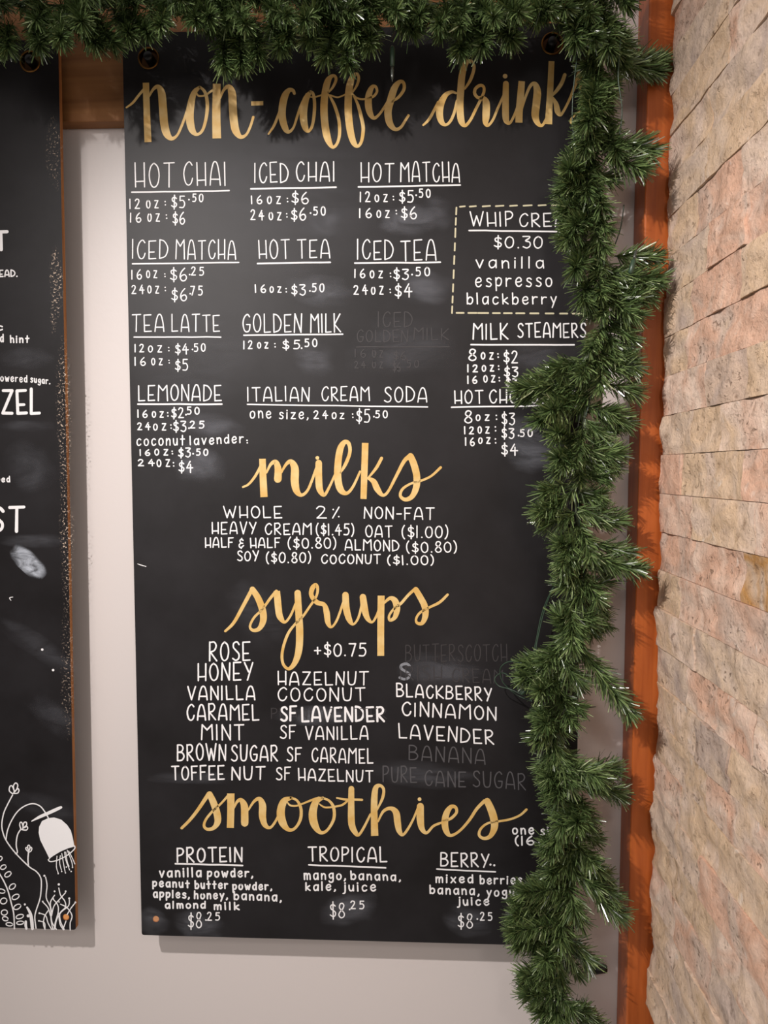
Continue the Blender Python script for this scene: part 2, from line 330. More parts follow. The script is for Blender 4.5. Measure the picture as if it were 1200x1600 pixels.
# single-stroke hand alphabet. ';' parts strokes, 's' smooth, 'l' straight, 'd' dot; numbers are x y in hundredths
G = {
'A': 's 0 0 6 50 18 90 30 100 43 90 54 50 60 0;l 4 25 57 25', 'B': 'l 0 0 0 100;s 0 100 28 99 44 82 34 60 2 53;s 2 53 38 50 52 27 36 4 0 0',
'C': 's 50 86 34 100 12 84 1 50 10 12 28 0 44 10 52 30', 'D': 'l 0 0 0 100;s 0 100 28 93 50 68 54 44 38 12 0 0', 'E': 'l 46 100 0 98;l 0 98 2 0;l 2 0 48 2;l 2 37 36 38',
'F': 'l 45 100 0 98;l 0 98 2 0;l 2 52 36 53', 'G': 's 50 86 34 100 12 84 1 50 10 12 28 0 48 10 53 42;l 28 42 53 42', 'H': 'l 0 100 3 0;l 50 100 52 0;l 3 22 52 24',
'I': 'l 0 100 2 0', 'K': 'l 0 100 2 0;l 50 98 3 42;l 3 42 54 2', 'L': 'l 0 100 2 0;l 2 0 46 2', 'M': 'l 0 0 4 100;l 4 100 34 66;l 34 66 64 100;l 64 100 68 0',
'N': 'l 0 0 2 100;l 2 100 50 0;l 50 0 52 100', 'O': 's 26 100 8 84 0 50 8 14 26 0 46 14 54 50 46 84 26 100', 'P': 'l 0 100 2 0;s 0 98 30 98 44 78 32 54 2 44',
'R': 'l 0 100 2 0;s 0 97 30 100 44 80 32 56 4 46;l 6 46 50 0', 'S': 's 46 86 32 100 10 92 8 70 26 52 44 34 42 10 22 0 2 10', 'T': 'l 0 98 56 100;l 28 98 29 0',
'U': 's 0 100 2 50 8 10 26 0 44 10 50 50 52 100', 'V': 'l 0 100 27 0;l 27 0 54 100', 'W': 'l 0 100 22 0;l 22 0 40 70;l 40 70 60 0;l 60 0 80 100', 'X': 'l 0 100 50 0;l 50 100 0 0',
'Y': 'l 0 100 26 48;l 54 100 18 0', 'Z': 'l 2 98 50 98;l 50 98 2 2;l 2 2 52 1',
'0': 's 26 100 8 84 0 50 8 14 26 0 46 14 52 50 46 84 26 100', '1': 'l 0 100 1 0', '2': 's 2 82 16 100 38 94 42 72 26 38 2 2;l 2 2 50 2', '3': 's 2 96 44 96 40 80 18 60 44 48 46 18 26 0 2 10',
'4': 'l 30 100 0 40;l 0 40 54 42;l 34 72 35 0', '5': 'l 46 98 8 98;l 8 98 6 60;s 6 60 34 62 48 34 34 4 2 4', '6': 's 34 100 10 70 0 32 14 2 36 2 48 26 34 48 10 38 4 24', '7': 'l 0 98 46 98;l 46 98 18 0',
'8': 's 26 52 6 70 12 96 30 100 42 84 30 58 10 40 2 18 20 0 42 8 46 30 26 52', '$': 's 44 78 28 88 8 80 10 60 30 48 46 34 40 14 22 10 2 20;l 26 106 26 -8',
':': 'd 5 20;d 5 62', '.': 'd 4 3', ',': 's 8 6 8 -4 0 -16', '(': 's 20 108 6 80 2 45 8 10 20 -10', ')': 's 0 108 14 80 18 45 12 10 0 -10', '-': 'l 0 45 32 46', '+': 'l 0 42 44 42;l 22 66 22 16',
'%': 'l 44 96 6 2;d 8 76;d 44 14', '&': 's 40 84 22 96 8 78 22 54 38 52;s 22 54 2 34 8 8 28 6 46 26;l 26 104 27 90;l 24 8 24 -6',
'a': 's 44 62 26 72 6 58 2 26 16 0 36 12 45 40;l 45 72 47 0', 'b': 'l 0 104 2 0;s 2 40 20 66 42 54 44 22 28 0 3 8', 'c': 's 42 60 26 70 6 56 2 26 14 2 32 2 44 14', 'd': 's 42 58 26 70 6 56 2 26 16 0 36 10 43 36;l 44 104 46 0',
'e': 's 4 34 40 40 42 60 26 72 6 56 2 26 14 2 32 0 46 14', 'g': 's 42 60 26 70 4 50 14 14 34 20 43 44;s 44 70 46 0 38 -30 14 -34 2 -22', 'h': 'l 0 104 2 0;s 2 42 18 66 36 60 40 34 41 0', 'i': 'l 2 68 3 0;d 2 92',
'j': 's 14 68 14 0 8 -24 -6 -28;d 14 92', 'k': 'l 0 100 2 0;l 38 62 3 30;l 6 32 44 0', 'l': 'l 0 104 2 0', 'm': 'l 0 68 2 0;s 2 42 14 68 28 60 31 36 32 0;s 32 42 44 68 58 60 62 36 63 0', 'n': 'l 0 68 2 0;s 2 42 18 68 36 60 41 36 42 0',
'o': 's 24 70 6 58 1 34 8 8 24 0 40 10 47 36 40 60 24 70', 'p': 'l 0 70 2 -34;s 2 48 18 70 40 62 44 36 30 8 3 10', 'r': 'l 0 68 2 0;s 2 40 16 64 38 64', 's': 's 40 60 26 71 8 64 10 46 30 34 40 18 26 0 2 6',
't': 'l 20 98 21 0;l 0 60 42 61', 'u': 's 0 68 2 26 14 0 32 6 40 36;l 41 68 43 0', 'v': 'l 0 68 22 0;l 22 0 44 68', 'w': 'l 0 68 16 0;l 16 0 32 52;l 32 52 48 0;l 48 0 64 68', 'x': 'l 0 68 42 0;l 42 68 0 0', 'y': 'l 0 68 22 14;l 44 70 12 -34', 'z': 'l 2 66 42 66;l 42 66 2 2;l 2 2 46 1'}
GL = {}
for ch, s_ in G.items():
    st = []
    for part in s_.split(';'):
        tk = part.split(); n_ = [float(v) / 100 for v in tk[1:]]; st.append((tk[0], list(zip(n_[0::2], n_[1::2]))))
    xs = [x for k_, p_ in st for x, y in p_]; mn = min(0, min(xs)); GL[ch] = (max(xs) if max(xs) > 0.08 else 0.08, st)
def text(ink, t, x0, x1, yb, h, w=2.0, yb1=None, gap=None):
    yb1 = yb if yb1 is None else yb1
    up_ = t.upper() == t; gap = gap if gap is not None else ((0.75 if t == 'OZ' else 0.5) if len(t) == 2 and h < 18 and t[0] != '$' else (0.26 if up_ else 0.38))
    ws = [GL[c][0] for c in t]; nat = sum(ws) + gap * (len(t) - 1)
    if nat < 0.1: sx = h
    else: sx = (x1 - x0) / nat
    x = x0
    for c, wd_ in zip(t, ws):
        jr, js, jy = random.uniform(-.03, .03), random.uniform(.96, 1.04), random.uniform(-.02, .02) * h
        for kind, P_ in GL[c][1]:
            q = []
            for (a, b_) in P_:
                px_ = x + (a + jr * (b_ - .5)) * sx; f = (px_ - x0) / max(x1 - x0, 1)
                q.append((px_, yb + (yb1 - yb) * f - b_ * js * h + jy, w * random.uniform(.9, 1.08)))
            if kind == 's': ink.stroke(crom(q, 4))
            elif kind == 'd': ink.stroke([(q[0][0], q[0][1], w * 1.25)])
            else: ink.stroke(q)
        x += (wd_ + gap) * sx
def block(spec, m=None, label=None, w=2.0, parent=None, name='lettering'):
    ink = Ink()
    for ln in spec.strip().split('\n'):
        for it in ln.split(';'):
            p_ = it.strip().split('|')
            if p_[0] == '_':                       # underline
                a = [float(v) for v in p_[1:]]; mw = a[4] if len(a) > 4 else 2.3
                k = 6; ink.stroke([(a[0] + (a[2] - a[0]) * i / k, a[1] + (a[3] - a[1]) * i / k + random.uniform(-.35, .35), mw) for i in range(k + 1)]); continue
            if p_[0] == '.': ink.stroke([(float(p_[1]) + .3, float(p_[2]), w * 1.45)]); continue
            if p_[0] == ':': ink.stroke([(float(p_[1]), float(p_[2]), w * 1.2)]); ink.stroke([(float(p_[1]) + .4, float(p_[3]), w * 1.2)]); continue
            a = [float(v) for v in p_[1:]]
            ybs = a[2]; h = a[3]; ww = a[4] if len(a) > 4 and a[4] else w; y1 = a[5] if len(a) > 5 else None
            if p_[0][0] == '$' and len(p_[0]) == 2: a[1] -= 2.5
            text(ink, p_[0], a[0], a[1], ybs, h, ww, y1)
    return ink.build(name, m or M_white, parent or MAIN, label)
B = lambda s_, l, **k: block(s_, label='white lettering: ' + l, **k)
B('''HOT|211|272|292|38;CHAI|287|353|289.5|36;_|206|300.5|358|298
12|203|218|326|15;OZ|229|247|325|12;:|258|315|320;$5|268|291|325|19;.|295|312;50|301|317|315|12
16|204|220|347|14;OZ|231|249|346|12;:|260|336|341;$6|270|291|350|18''', 'hot chai with prices', w=1.9)
B('''ICED|398|450|285|31;CHAI|463|523|283|30;_|392|295|525|292.5|2.6
16|393|409|318|12;OZ|418|438|318|11;:|449|310|315;$6|456|484|318|18
24|392|412|343.5|15;OZ|420.5|439|343.5|12;:|448|334|339;$6|455|480|344|18;.|485|333;50|490|508|336|13''', 'iced chai with prices')
B('''HOT|564|615|284|30;MATCHA|626|718|284|30;_|560|292.5|719|289|2.5
12|563|578|315|15;OZ|586|605|315|11;:|614.5|307|312;$5|624|648|316|18;.|650|305;50|655|672|308|13
16|562|580|340|14;OZ|589|608|340|11;:|619|329|334;$6|627|653|342|18''', 'hot matcha with prices')
B('''ICED|207|262|404|29;MATCHA|275|368|404.5|29;_|207|412.5|373|410|2.2
16|206|221|436|14;OZ|229|245|434|11;:|257.5|428|432;$6|266|294|439|20;.|296|429;25|299|318|430|13
24|206|225|459|13;OZ|231|248|458|11;:|258|449|454;$6|268|294|470|19;.|297|459;75|298|316|461|14''', 'iced matcha with prices', w=1.8)
B('''HOT|404.5|452|404|29;TEA|465|515|403|28;_|402.5|411.5|516|410|2.5
16|399|415|457|12;OZ|422|439|457|9;:|447|451|456;$3|455.5|479|461|16;.|484|454.5;50|488|506|456|13''', 'hot tea with price', w=1.9)
B('''ICED|558.5|614|405|30;TEA|626.5|681|407|31;_|554.5|411|688|410|2.5
16|554.5|570|434|13;OZ|578.5|597.5|434|11;:|610|427|432;$3|615|640|437|17;.|643.5|429;50|650|671|431|13
24|553|574|460|14;OZ|580.5|598.5|460|12;:|609.5|452|457;$4|617|646|464|20''', 'iced tea with prices')
B('''WHIP|734.5|801|353|22;CREAM|812|905|354|21;_|733|360|886|362|2.4
$0.30|772|847|387.5|18
vanilla|744|849|418.5|17
espresso|743|862|447.5|19
blackberry|730|869|475|16''', 'whip cream flavours', w=2.1)
B('''TEA|206.5|256|518|26;LATTE|268.5|343|518|26;_|209.5|526.7|345|526.5|2
12|211|224.5|550|12;OZ|232|252.5|550|10;:|263.5|543|548;$4|274|296.5|553|16;.|300.5|546;50|303.5|320.5|549|12
16|211|227|571|12;OZ|237|253.5|570|10;:|264|563|567;$5|274|295.5|579|17''', 'tea latte with prices', w=1.8)
B('''GOLDEN|379.5|471|519|28;MILK|485.5|532|519|28;_|381|524|535.5|522|2.2
12|381|394|545|12;OZ|402.5|418.5|544|9;:|429.5|537|542;$|441.5|451|546|14;5|459|468|545|14;.|471|544;50|476.5|495|541.5|12''', 'golden milk with price', w=1.9)
B('''MILK|739.5|793.5|530|24;STEAMERS|809|915|527|22;_|736|538.5|897|539|2.4
8|732.5|743.5|563|17;OZ|752|770.5|561|10;:|778|553|558;$2|787|811|567|19
12|731|746|581|11;OZ|753.5|771|580|9;:|779|572|577;$3|788|811|589|16
16|731|745|599|11;OZ|756|773|597|10;:|780|590|595;$3|791|810|604|13''', 'milk steamers with prices', w=2.2)
B('''HOT|710.5|754.5|630|20;CHOCOLATE|765|905|630|20;_|705.5|636.5|880|633|2.3
8|726|737|660.5|18;OZ|744|764|657|9;:|775.5|649|655;$3|784|806|664|19
12|726|740|678|11;OZ|747|764|677|10;:|774|667|673;$3|784|805|685|16;.|810|680.5;50|813|831.5|682|11
16|727.5|741|696|12;OZ|748|765.5|693|9;:|774|686|692;$4|783.5|811|711|18''', 'hot chocolate with prices', w=2.1)
B('''LEMONADE|216.5|345.5|626|24;_|215.5|631.3|346.5|631.6|2.6
16|215.5|230|652|11;OZ|238|255|652|9;:|262|645|650;$2|268|289|653|16;.|290.3|648;50|292.5|311|647|11
24|215|234.5|671.5|11;OZ|240|259|672|10;:|267|664|669;$3|271|292.5|674|16;.|295|669;25|297|318.5|669|11
coconut|214|288|696|15|0|695;lavender|297|380|695|13|0|691.5;:|386|688|692
16|219|234|711.5|9;OZ|242|262|711|9;:|269|705|709;$3|279|299.5|714|14;.|301.5|709;50|307|324.5|711.5|10
24|216|241|728|10;OZ|245.5|265|729|11;:|271|723|728;$4|279.5|303.5|738|17''', 'lemonade and coconut lavender prices')
B('''ITALIAN|387|483|626.5|22;CREAM|503|577|626|21.5;SODA|600.5|667|628|23;_|386.5|632|668|636|2
one|391|423|653|15;size,|436.5|481|654|14;24|490.5|512|654|12;oz|519|537.5|654|13;:|551|647|652;$5|557|580|660|20;.|584|651;50|587|605|652.5|11''', 'italian cream soda with price', w=1.9)
B('''WHOLE|349.5|440|809|18;2|494.5|509.5|809.5|19;%|518.5|529.5|810|18;NON-FAT|569.5|678|810|18|0|812
HEAVY|331.5|400|834|18;CREAM|414.5|486.5|835|17;($1.45)|494|552.5|836|17;OAT|571.5|612.5|839|18;($1.00)|628|699.5|840|18
HALF|321|364|855|15;&|373.5|380.5|856|14;HALF|391.5|437|855.5|15;($0.80)|450|524.5|856.5|16;ALMOND|539.5|623|859|16|0|861;($0.80)|635|713|863|16
SOY|371|404|876|15;($0.80)|416|485|879|16;COCONUT|502.5|594|880.5|14;($1.00)|605.5|677|882|14''', 'list of milks', w=2.0)
B('''ROSE|327.5|390.5|1032|29;HONEY|309.5|395|1063|27;VANILLA|293.5|398|1093|21;CARAMEL|292.5|404|1125|24;MINT|315|380.5|1156|23
BROWN|277.5|352.5|1188|25;SUGAR|361.5|433.5|1189|24;TOFFEE|268.5|350|1218|21;NUT|362.5|413.5|1218|20''', 'first column of syrups', w=2.4)
B('+$0.75|491.5|571.5|1025|20', 'syrup price', w=2.2)
B('''HAZELNUT|434.5|575|1070|20;COCONUT|434.5|570|1095|20;SF|439|462.5|1126|22|3.3;LAVENDER|472|600|1127|22|3.3;SF|438|461.5|1154|20;VANILLA|477.5|575|1155|20
SF|448.5|470.5|1189|21;CARAMEL|487.5|582.5|1190|22|0|1193;SF|431.5|453.5|1218|19;HAZELNUT|466.5|582.5|1219|18|0|1222''', 'second column of syrups', w=2.2)
B('''BLACKBERRY|620|768|1088|20|0|1095;CINNAMON|628.5|775|1118|21|0|1125;LAVENDER|623.5|771|1153|22|0|1163''', 'third column of syrups', w=2.3)
B('''PROTEIN|277|378|1346.5|22;_|274|1349.6|379|1352|2.6
vanilla|249.5|314|1370|13;powder,|324.5|394.5|1370|12
peanut|239|295.5|1385|11|0|1387;butter|305|355.5|1388|11;powder,|364|424|1390|11
apples,|240|295.5|1402|11|0|1403;honey,|304|355|1404|11;banana,|366|439|1405|12|0|1408
almond|258.5|320.5|1419|10;milk|335|373.5|1421|11''', 'protein smoothie ingredients', w=2.6)
B('''$8|294|317|1450|23;.|321.5|1437.5;25|324|343|1438|12''', 'protein smoothie price', w=1.9)
B('''TROPICAL|482|604|1345|22|0|1347;_|482.5|1351.5|602.5|1356|2.4
mango,|475.5|539.5|1374|13;banana,|548.5|625|1374|12|0|1376;kale,|478|523.5|1391|12;juice|537|586.5|1392|13''', 'tropical smoothie ingredients', w=2.4)
B('''$8|515.5|540.5|1434|23;.|546|1421;25|548|568.5|1420|12''', 'tropical smoothie price', w=1.9)
B('''BERRY|689|763.5|1353|21|0|1355;_|682.5|1358|774|1362.5|2.2;.|766|1351;.|772|1352
mixed|681.5|738.5|1379|12;berries,|750.5|821|1381|12;banana,|672|748|1396|12|0|1398;yogurt|761|825|1400|12;juice|716|763.5|1414|12''', 'berry smoothie ingredients', w=2.4)
B('''$8|715.5|740.5|1450|21;.|745.5|1436;25|750.5|768.5|1438|12''', 'berry smoothie price', w=1.9)
B('''one|801|833.5|1303|13;size:|845|885|1305|13;(16|805|834|1320|13;oz)|842|872|1322|13''', 'smoothie size note', w=2.4)
block('ICED|591|644|511|23;GOLDEN|558|637|534|18;MILK|647|701|531|18;_|557|542|702|542|1.6;16|555|571|558|12;OZ|582|598|558|11;$6|615|637|562|13;24|554|571|575|10;OZ|582|598|575|10;$6|614|628|580|14;50|636|654|574|11', M_fade1, 'faint wiped-off lettering: iced golden milk', w=1.5)
block('BUTTERSCOTCH|634|792|1033|26;IRISH|626|690|1063|21;CREAM|707|786|1065|21|0|1068', M_fade1, 'faint wiped-off lettering: butterscotch and irish cream', w=1.6)
block('BANANA|639.5|758|1187|23|0|1194;PURE|598.5|650.5|1221|24|0|1223;CANE|664|727.5|1227|24|0|1230;SUGAR|739|821|1229|25|0|1234', M_fade2, 'half wiped lettering: banana and pure cane sugar', w=1.9)
block('PEANUTBUTTER|424|604|1123|16', M_fade1, 'faint wiped-off lettering under the lavender line', w=1.4)
block('S|624|640|1061|24', M_fade3, 'grey smudged letter S', w=4)
# dashed box round the whip cream
ink = Ink(); cr = lambda x, y: (690 + x / 5.217, 310 + y / 5.217)
for a, b_ in [(150, 190), (230, 280), (335, 395), (442, 505), (558, 615), (668, 735), (790, 850), (900, 965), (1015, 1080), (1130, 1180)]:
    y = 66 - (a - 150) * .016; ink.stroke([(*cr(a, y + 2), 2.6), (*cr(b_, y - 2), 2.4)])
for a, b_ in [(122, 180), (218, 285), (290, 380), (418, 475), (508, 572), (608, 675), (722, 790), (848, 912), (965, 1025), (1068, 1138), (1170, 1215)]:
    ink.stroke([(*cr(a + (8 if a == 290 else 0), 933 + a * .006), 2.6), (*cr(b_, 933 + a * .006), 2.6)])
for a, b_ in [(75, 130), (160, 215), (245, 315), (365, 425), (470, 535), (585, 650), (700, 760), (798, 850), (880, 935)]:
    ink.stroke([(*cr(124 - a * .042, a), 2.5), (*cr(124 - b_ * .042, b_), 2.5)])
ink.build('dashed_box', M_paleg, MAIN, 'pale dashed line boxing in the whip cream list')
# gold brush script, traced as centre lines with widths
def gold(org, sc, strokes, dots, label):
    core, edge = Ink(), Ink()
    for st in strokes:
        butt = st[0] == '|'
        q = [float(v) for v in st.lstrip('|').replace(',', ' ').split()]
        q = [(org[0] + q[i] / sc, org[1] + q[i + 1] / sc, q[i + 2] / sc) for i in range(0, len(q), 3)]
        c = crom(q, 6); core.stroke(c, not butt)
    for (x, y, r) in dots: edge.stroke([(org[0] + x / sc, org[1] + y / sc, 2 * r / sc)])
    o = core.build('script_heading', M_gold, MAIN, 'gold brush script reading ' + label)
    if dots: edge.build('letter_dot', M_golde, MAIN, 'pale dot over the letter i')
gold((180, 80), 4, ['70 352 10 110 322 15 150 272 16 185 232 18', '|192 197 40 195 300 40 200 450 42 205 568 44', '210 285 12 238 238 18 268 222 28 290 262 46 298 350 50 306 450 50 322 515 46 352 546 26 385 528 16 410 480 16 440 400 16 470 300 16 500 240 18',
    '528 224 18 492 262 34 472 340 46 466 420 50 480 490 42 510 520 20 545 495 18 568 420 20 576 330 22 562 258 20 528 222 14', '503 248 8 520 278 12 560 276 12 600 250 14 625 232 16', '|635 203 48 633 300 50 632 420 52 635 545 54',
    '655 295 12 680 240 18 710 222 30 730 262 48 735 350 50 742 440 50 755 500 46 785 536 26 820 520 16 845 470 16 863 412 16', '|850 327 26 887 326 26 925 325 26'], [], 'non-')
gold((400, 80), 4, ['78 518 10 110 470 16 135 410 16 160 335 12', '240 264 18 230 245 22 205 245 30 180 282 44 165 350 46 165 420 46 185 485 38 207 503 22 235 475 14 260 400 16 285 330 16 318 268 16',
    '340 254 20 312 300 40 298 370 46 298 430 46 310 482 36 328 500 18 350 470 18 363 400 20 366 320 20 356 264 18 336 252 14', '334 285 8 365 287 10 395 279 10 425 268 10',
    '450 260 10 480 225 16 500 180 18 492 155 18 470 158 24 448 190 40 432 260 44 425 350 46 430 450 46 446 540 44 476 598 22 505 580 18 522 520 20 518 430 20 495 350 20 472 300 16 455 272 10', '465 275 10 510 288 10 555 272 10 580 262 10',
    '605 255 10 632 210 16 642 165 18 628 142 20 603 162 34 585 220 44 577 300 46 578 400 46 590 500 44 610 570 36 636 594 20 660 560 20 670 480 22 655 400 22 635 330 18 610 280 10', '605 268 10 630 292 12 665 300 12 700 294 12',
    '700 296 12 735 282 16 756 252 16 748 222 18 725 226 28 706 270 40 702 330 44 712 385 38 737 418 22 770 395 16 805 345 16 830 300 14', '850 315 12 890 288 18 924 240 20 922 197 20 897 192 26 865 232 42 840 310 46 825 380 46 836 450 42 870 488 24 905 475 18 935 430 16 953 402 16'], [], 'coffee')
gold((640, 80), 4, ['85 462 12 120 428 18 150 375 18 180 320 20', '290 262 14 262 255 20 225 275 32 195 330 44 187 390 44 200 442 34 226 460 18 255 437 18 280 380 18 297 310 18', '345 235 12 380 180 20 402 110 20 395 68 18 372 62 22 347 82 36 328 150 42 320 240 44 315 340 44 322 430 42 346 465 22 380 430 18 415 360 18 445 300 18 464 255 18 462 222 18 440 214 20 412 234 20 407 265 20 428 290 20 458 292 26 478 322 44 478 400 46 475 445 34 490 464 18 520 430 16 550 360 16 590 270 14',
    '602 203 36 600 300 40 600 400 42 607 438 34 627 448 18 650 410 16 670 360 16 690 290 14', '|701 187 40 692 300 44 685 380 44 683 446 44', '698 375 12 725 285 16 755 217 20 783 205 30 798 250 46 792 330 48 785 400 46 800 448 32 826 465 18 850 430 16 872 370 14',
    '|887 62 36 881 200 38 874 330 40 868 456 46', '970 148 22 950 200 24 920 245 22 893 275 14', '895 290 14 915 330 30 925 375 36 942 398 20 965 370 16 1000 300 16 1030 225 20 1058 145 30',
    '1060 140 30 1078 200 44 1090 280 46 1090 360 44 1070 420 30 1040 455 20 1012 450 16 1010 425 14 1040 392 12 1090 365 12 1140 330 14 1180 280 14'], [(597, 156, 15)], 'drinks')
gold((360, 680), 3.333, ['65 270 10 95 255 12 130 212 14 158 160 14', '|167 123 34 170 220 36 175 322 38', '188 195 10 210 152 16 235 140 26 248 175 36 247 228 40', '265 195 10 290 152 16 315 138 26 335 172 40 335 240 42 345 290 34 370 312 18 400 290 14 425 235 14 447 170 12',
    '460 145 34 460 220 36 465 280 34 487 312 18 510 280 14 545 205 12', '573 195 10 600 150 18 622 90 18 617 45 20 595 36 24 572 72 34 560 150 36 560 230 38 575 285 34 607 302 18 640 265 14 675 190 12', '|702 40 34 698 180 34 693 332 32',
    '787 120 16 760 170 16 720 220 10', '712 222 10 745 240 28 765 280 32 792 312 18 820 295 14 860 220 16 905 135 20 938 108 26', '938 110 34 955 150 36 970 210 36 968 270 34 945 320 26 910 335 20 885 315 16 897 280 14 940 252 12 990 238 12 1045 213 12 1095 168 14'], [(453, 118, 10)], 'milks')
gold((340, 900), 3.158, ['38 272 12 80 230 16 125 150 18 170 66 20', '172 66 28 200 110 32 222 170 34 225 220 32 205 260 22 175 268 16 160 248 12 180 205 12 220 165 12 260 110 14 290 75 16', '|292 74 32 297 130 34 303 185 33', '302 180 33 310 205 30 332 228 14 360 195 12 388 130 12',
    '395 84 32 400 180 34 405 280 36 400 370 34 380 430 26 350 458 16 322 430 14 320 370 14 345 290 14 380 240 12 420 200 12 455 150 12 485 105 12 494 65 14 485 44 18 468 60 24 463 95 22 490 130 24 525 142 22 538 180 30 545 230 26 562 252 12 590 215 12 620 130 12',
    '631 94 32 635 160 34 650 215 28 670 238 12 695 205 12 714 130 12', '717 104 32 725 160 34 738 205 26 762 228 12 785 195 12 800 150 10', '|807 97 34 805 250 34 805 394 34', '820 135 10 850 110 18 875 122 30 885 160 32 875 203 22 850 218 14 847 195 12 870 162 12 905 135 14 940 95 14 974 64 16',
    '978 68 28 1000 105 30 1022 150 32 1025 195 30 1010 232 20 985 232 14 980 210 12 1000 180 12 1045 155 12 1095 130 14 1135 92 12'], [], 'syrups')
gold((270, 1210), 4.138, ['58 347 18 110 295 20 165 225 22 232 125 26', '238 128 38 262 180 44 285 250 46 290 305 42 265 345 26 225 355 20 202 333 18 215 290 16 260 235 16 310 190 14 360 135 16', '|375 123 48 375 230 46 372 346 46', '392 225 10 415 178 18 440 166 28 462 202 46 465 260 48 465 314 48', '490 228 12 525 175 18 560 158 28 580 200 46 580 270 46 595 325 34 627 345 18 660 310 16 695 240 14',
    '770 152 16 720 172 42 698 240 52 710 310 50 748 357 26 790 348 18 825 290 20 828 220 20 802 168 16 762 152 14', '742 182 8 760 200 12 800 203 12 850 185 12 900 165 14 945 150 14', '970 152 18 925 178 42 905 250 52 915 320 50 952 374 26 997 362 18 1040 290 20 1040 215 20 1010 170 16 965 152 14', '948 192 8 985 213 12 1050 208 12 1100 195 14 1140 160 14'], [], 'smoo')
gold((540, 1210), 4, ['36 90 36 35 200 40 38 310 42 60 362 32 82 378 18 115 330 16 155 250 14', '-55 147 10 0 157 14 50 157 14 102 159 15', '195 225 10 230 150 18 238 95 18 217 70 20 190 82 32 180 140 40 178 260 42', '|179 150 38 179 260 42 182 384 46', '203 295 10 235 232 18 280 212 24 315 238 40 325 300 42 335 352 34 357 378 18 390 340 16 425 275 14 450 212 12',
    '467 200 44 467 280 46 478 340 34 507 365 18 550 322 16 605 300 14', '610 290 12 655 277 18 692 240 18 688 207 20 660 202 26 632 240 38 620 300 42 630 355 36 657 382 20 710 355 16 770 290 18 820 215 20 868 166 22', '885 168 42 905 210 46 925 270 48 930 330 44 905 385 28 865 400 20 835 380 18 845 340 16 890 305 14 960 293 14 1030 280 14 1090 255 14 1130 220 16'], [(462, 155, 12)], 'thies')
# ------------------------------------------------------------ left board writing and drawing
LB = lambda s_, l, **k: block(s_, label='white lettering: ' + l, parent=SIDE, **k)
LB('T|-8|11|390|27', 'last letter T of a heading', w=5)
LB('BREAD.|-18|27|432|10', 'ending READ', w=2)
LB('and|-14|5|534|11;hint|16.5|45|535|10', 'word hint', w=2.2)
LB('powered|-6|42|595|10|1.8|597;sugar.|48|78|597|9|1.8|600', 'words powered sugar', w=1.8)
LB('TZEL|-20|62|646|37', 'ending ZEL in capitals', w=4.6)
LB('whipped|-34|15|753|8', 'ending of a small word', w=1.9)
LB('ST|-14|37|830|37', 'ending ST in capitals', w=5)
LB('c|-6|4|516|9', 'end of a small word', w=2.2)
DR = lambda x, y, w=9: (min(x, 622 + (y - 650) * .012) / 5.333, 1200 + y / 5.333, w / 5.333)
def line(ink, s_, w=9, smooth=True):
    a = [float(v) for v in s_.split()]; q = [DR(a[i], a[i + 1], w) for i in range(0, len(a), 2)]; ink.stroke(crom(q, 4))
ink = Ink()
line(ink, '105 225 60 310 30 380 15 470 25 540 55 610 130 710 240 820 300 860 335 905 345 960 335 1080 300 1190 290 1250 300 1335', 10)
line(ink, '50 600 60 530 90 450 140 370 200 320 270 297 330 315 370 360 405 420', 10); line(ink, '170 515 145 560 135 640 145 700 130 715', 10); line(ink, '238 820 233 760 238 700', 11)
ink.stroke(crom([DR(264, 443, 8), DR(330, 408, 24), DR(400, 377, 27), DR(470, 345, 27), DR(508, 328, 22)], 4))
for s_ in ['105 215 78 190 82 155 100 150 118 190 112 212', '118 190 112 150 130 125 148 140 140 175 122 200', '122 195 150 172 158 190 145 210 112 212']: line(ink, s_, 10)
for s_ in ['175 508 165 480 168 455 182 455 192 485 190 505', '192 485 200 455 218 452 222 475 200 495', '200 498 225 488 230 505 215 518 180 512']: line(ink, s_, 10)
for s_ in ['238 700 218 680 215 665 228 665 238 690', '238 690 230 655 240 643 250 658 242 690', '242 690 255 662 265 668 260 690 242 702']: line(ink, s_, 9)
ink.build('flower_drawing', M_white, SIDE, 'white line drawing of flower stems')
ink = Ink()
a = [410, 752, 380, 690, 335, 600, 322, 540, 326, 490, 350, 442, 400, 418, 450, 412, 510, 430, 560, 475, 590, 520, 606, 580, 620, 655, 570, 668, 500, 698, 440, 735]
ink.poly([DR(a[i], a[i + 1])[:2] for i in range(0, len(a), 2)]); line(ink, '402 765 420 780 480 768 560 728 620 675 627 650', 9); line(ink, '402 765 430 738 500 695 580 660 627 650', 7)
for s_ in ['475 735 470 820 485 875', '503 730 497 790 512 850', '515 712 530 800 542 862', '538 700 550 770 580 850', '548 700 560 780 575 820', '560 685 597 780 604 822', '572 692 600 745 636 800']: line(ink, s_, 7)
for x, y in [(485, 880), (514, 862), (545, 873), (593, 862), (553, 825), (604, 828)]: ink.stroke([DR(x, y, 12)])
ink.build('bell_flower_drawing', M_white, SIDE, 'solid white drawing of a hanging bell flower')
ink = Ink(); line(ink, '-40 800 -10 870 30 940 65 1020 95 1130 115 1220 120 1340', 11)
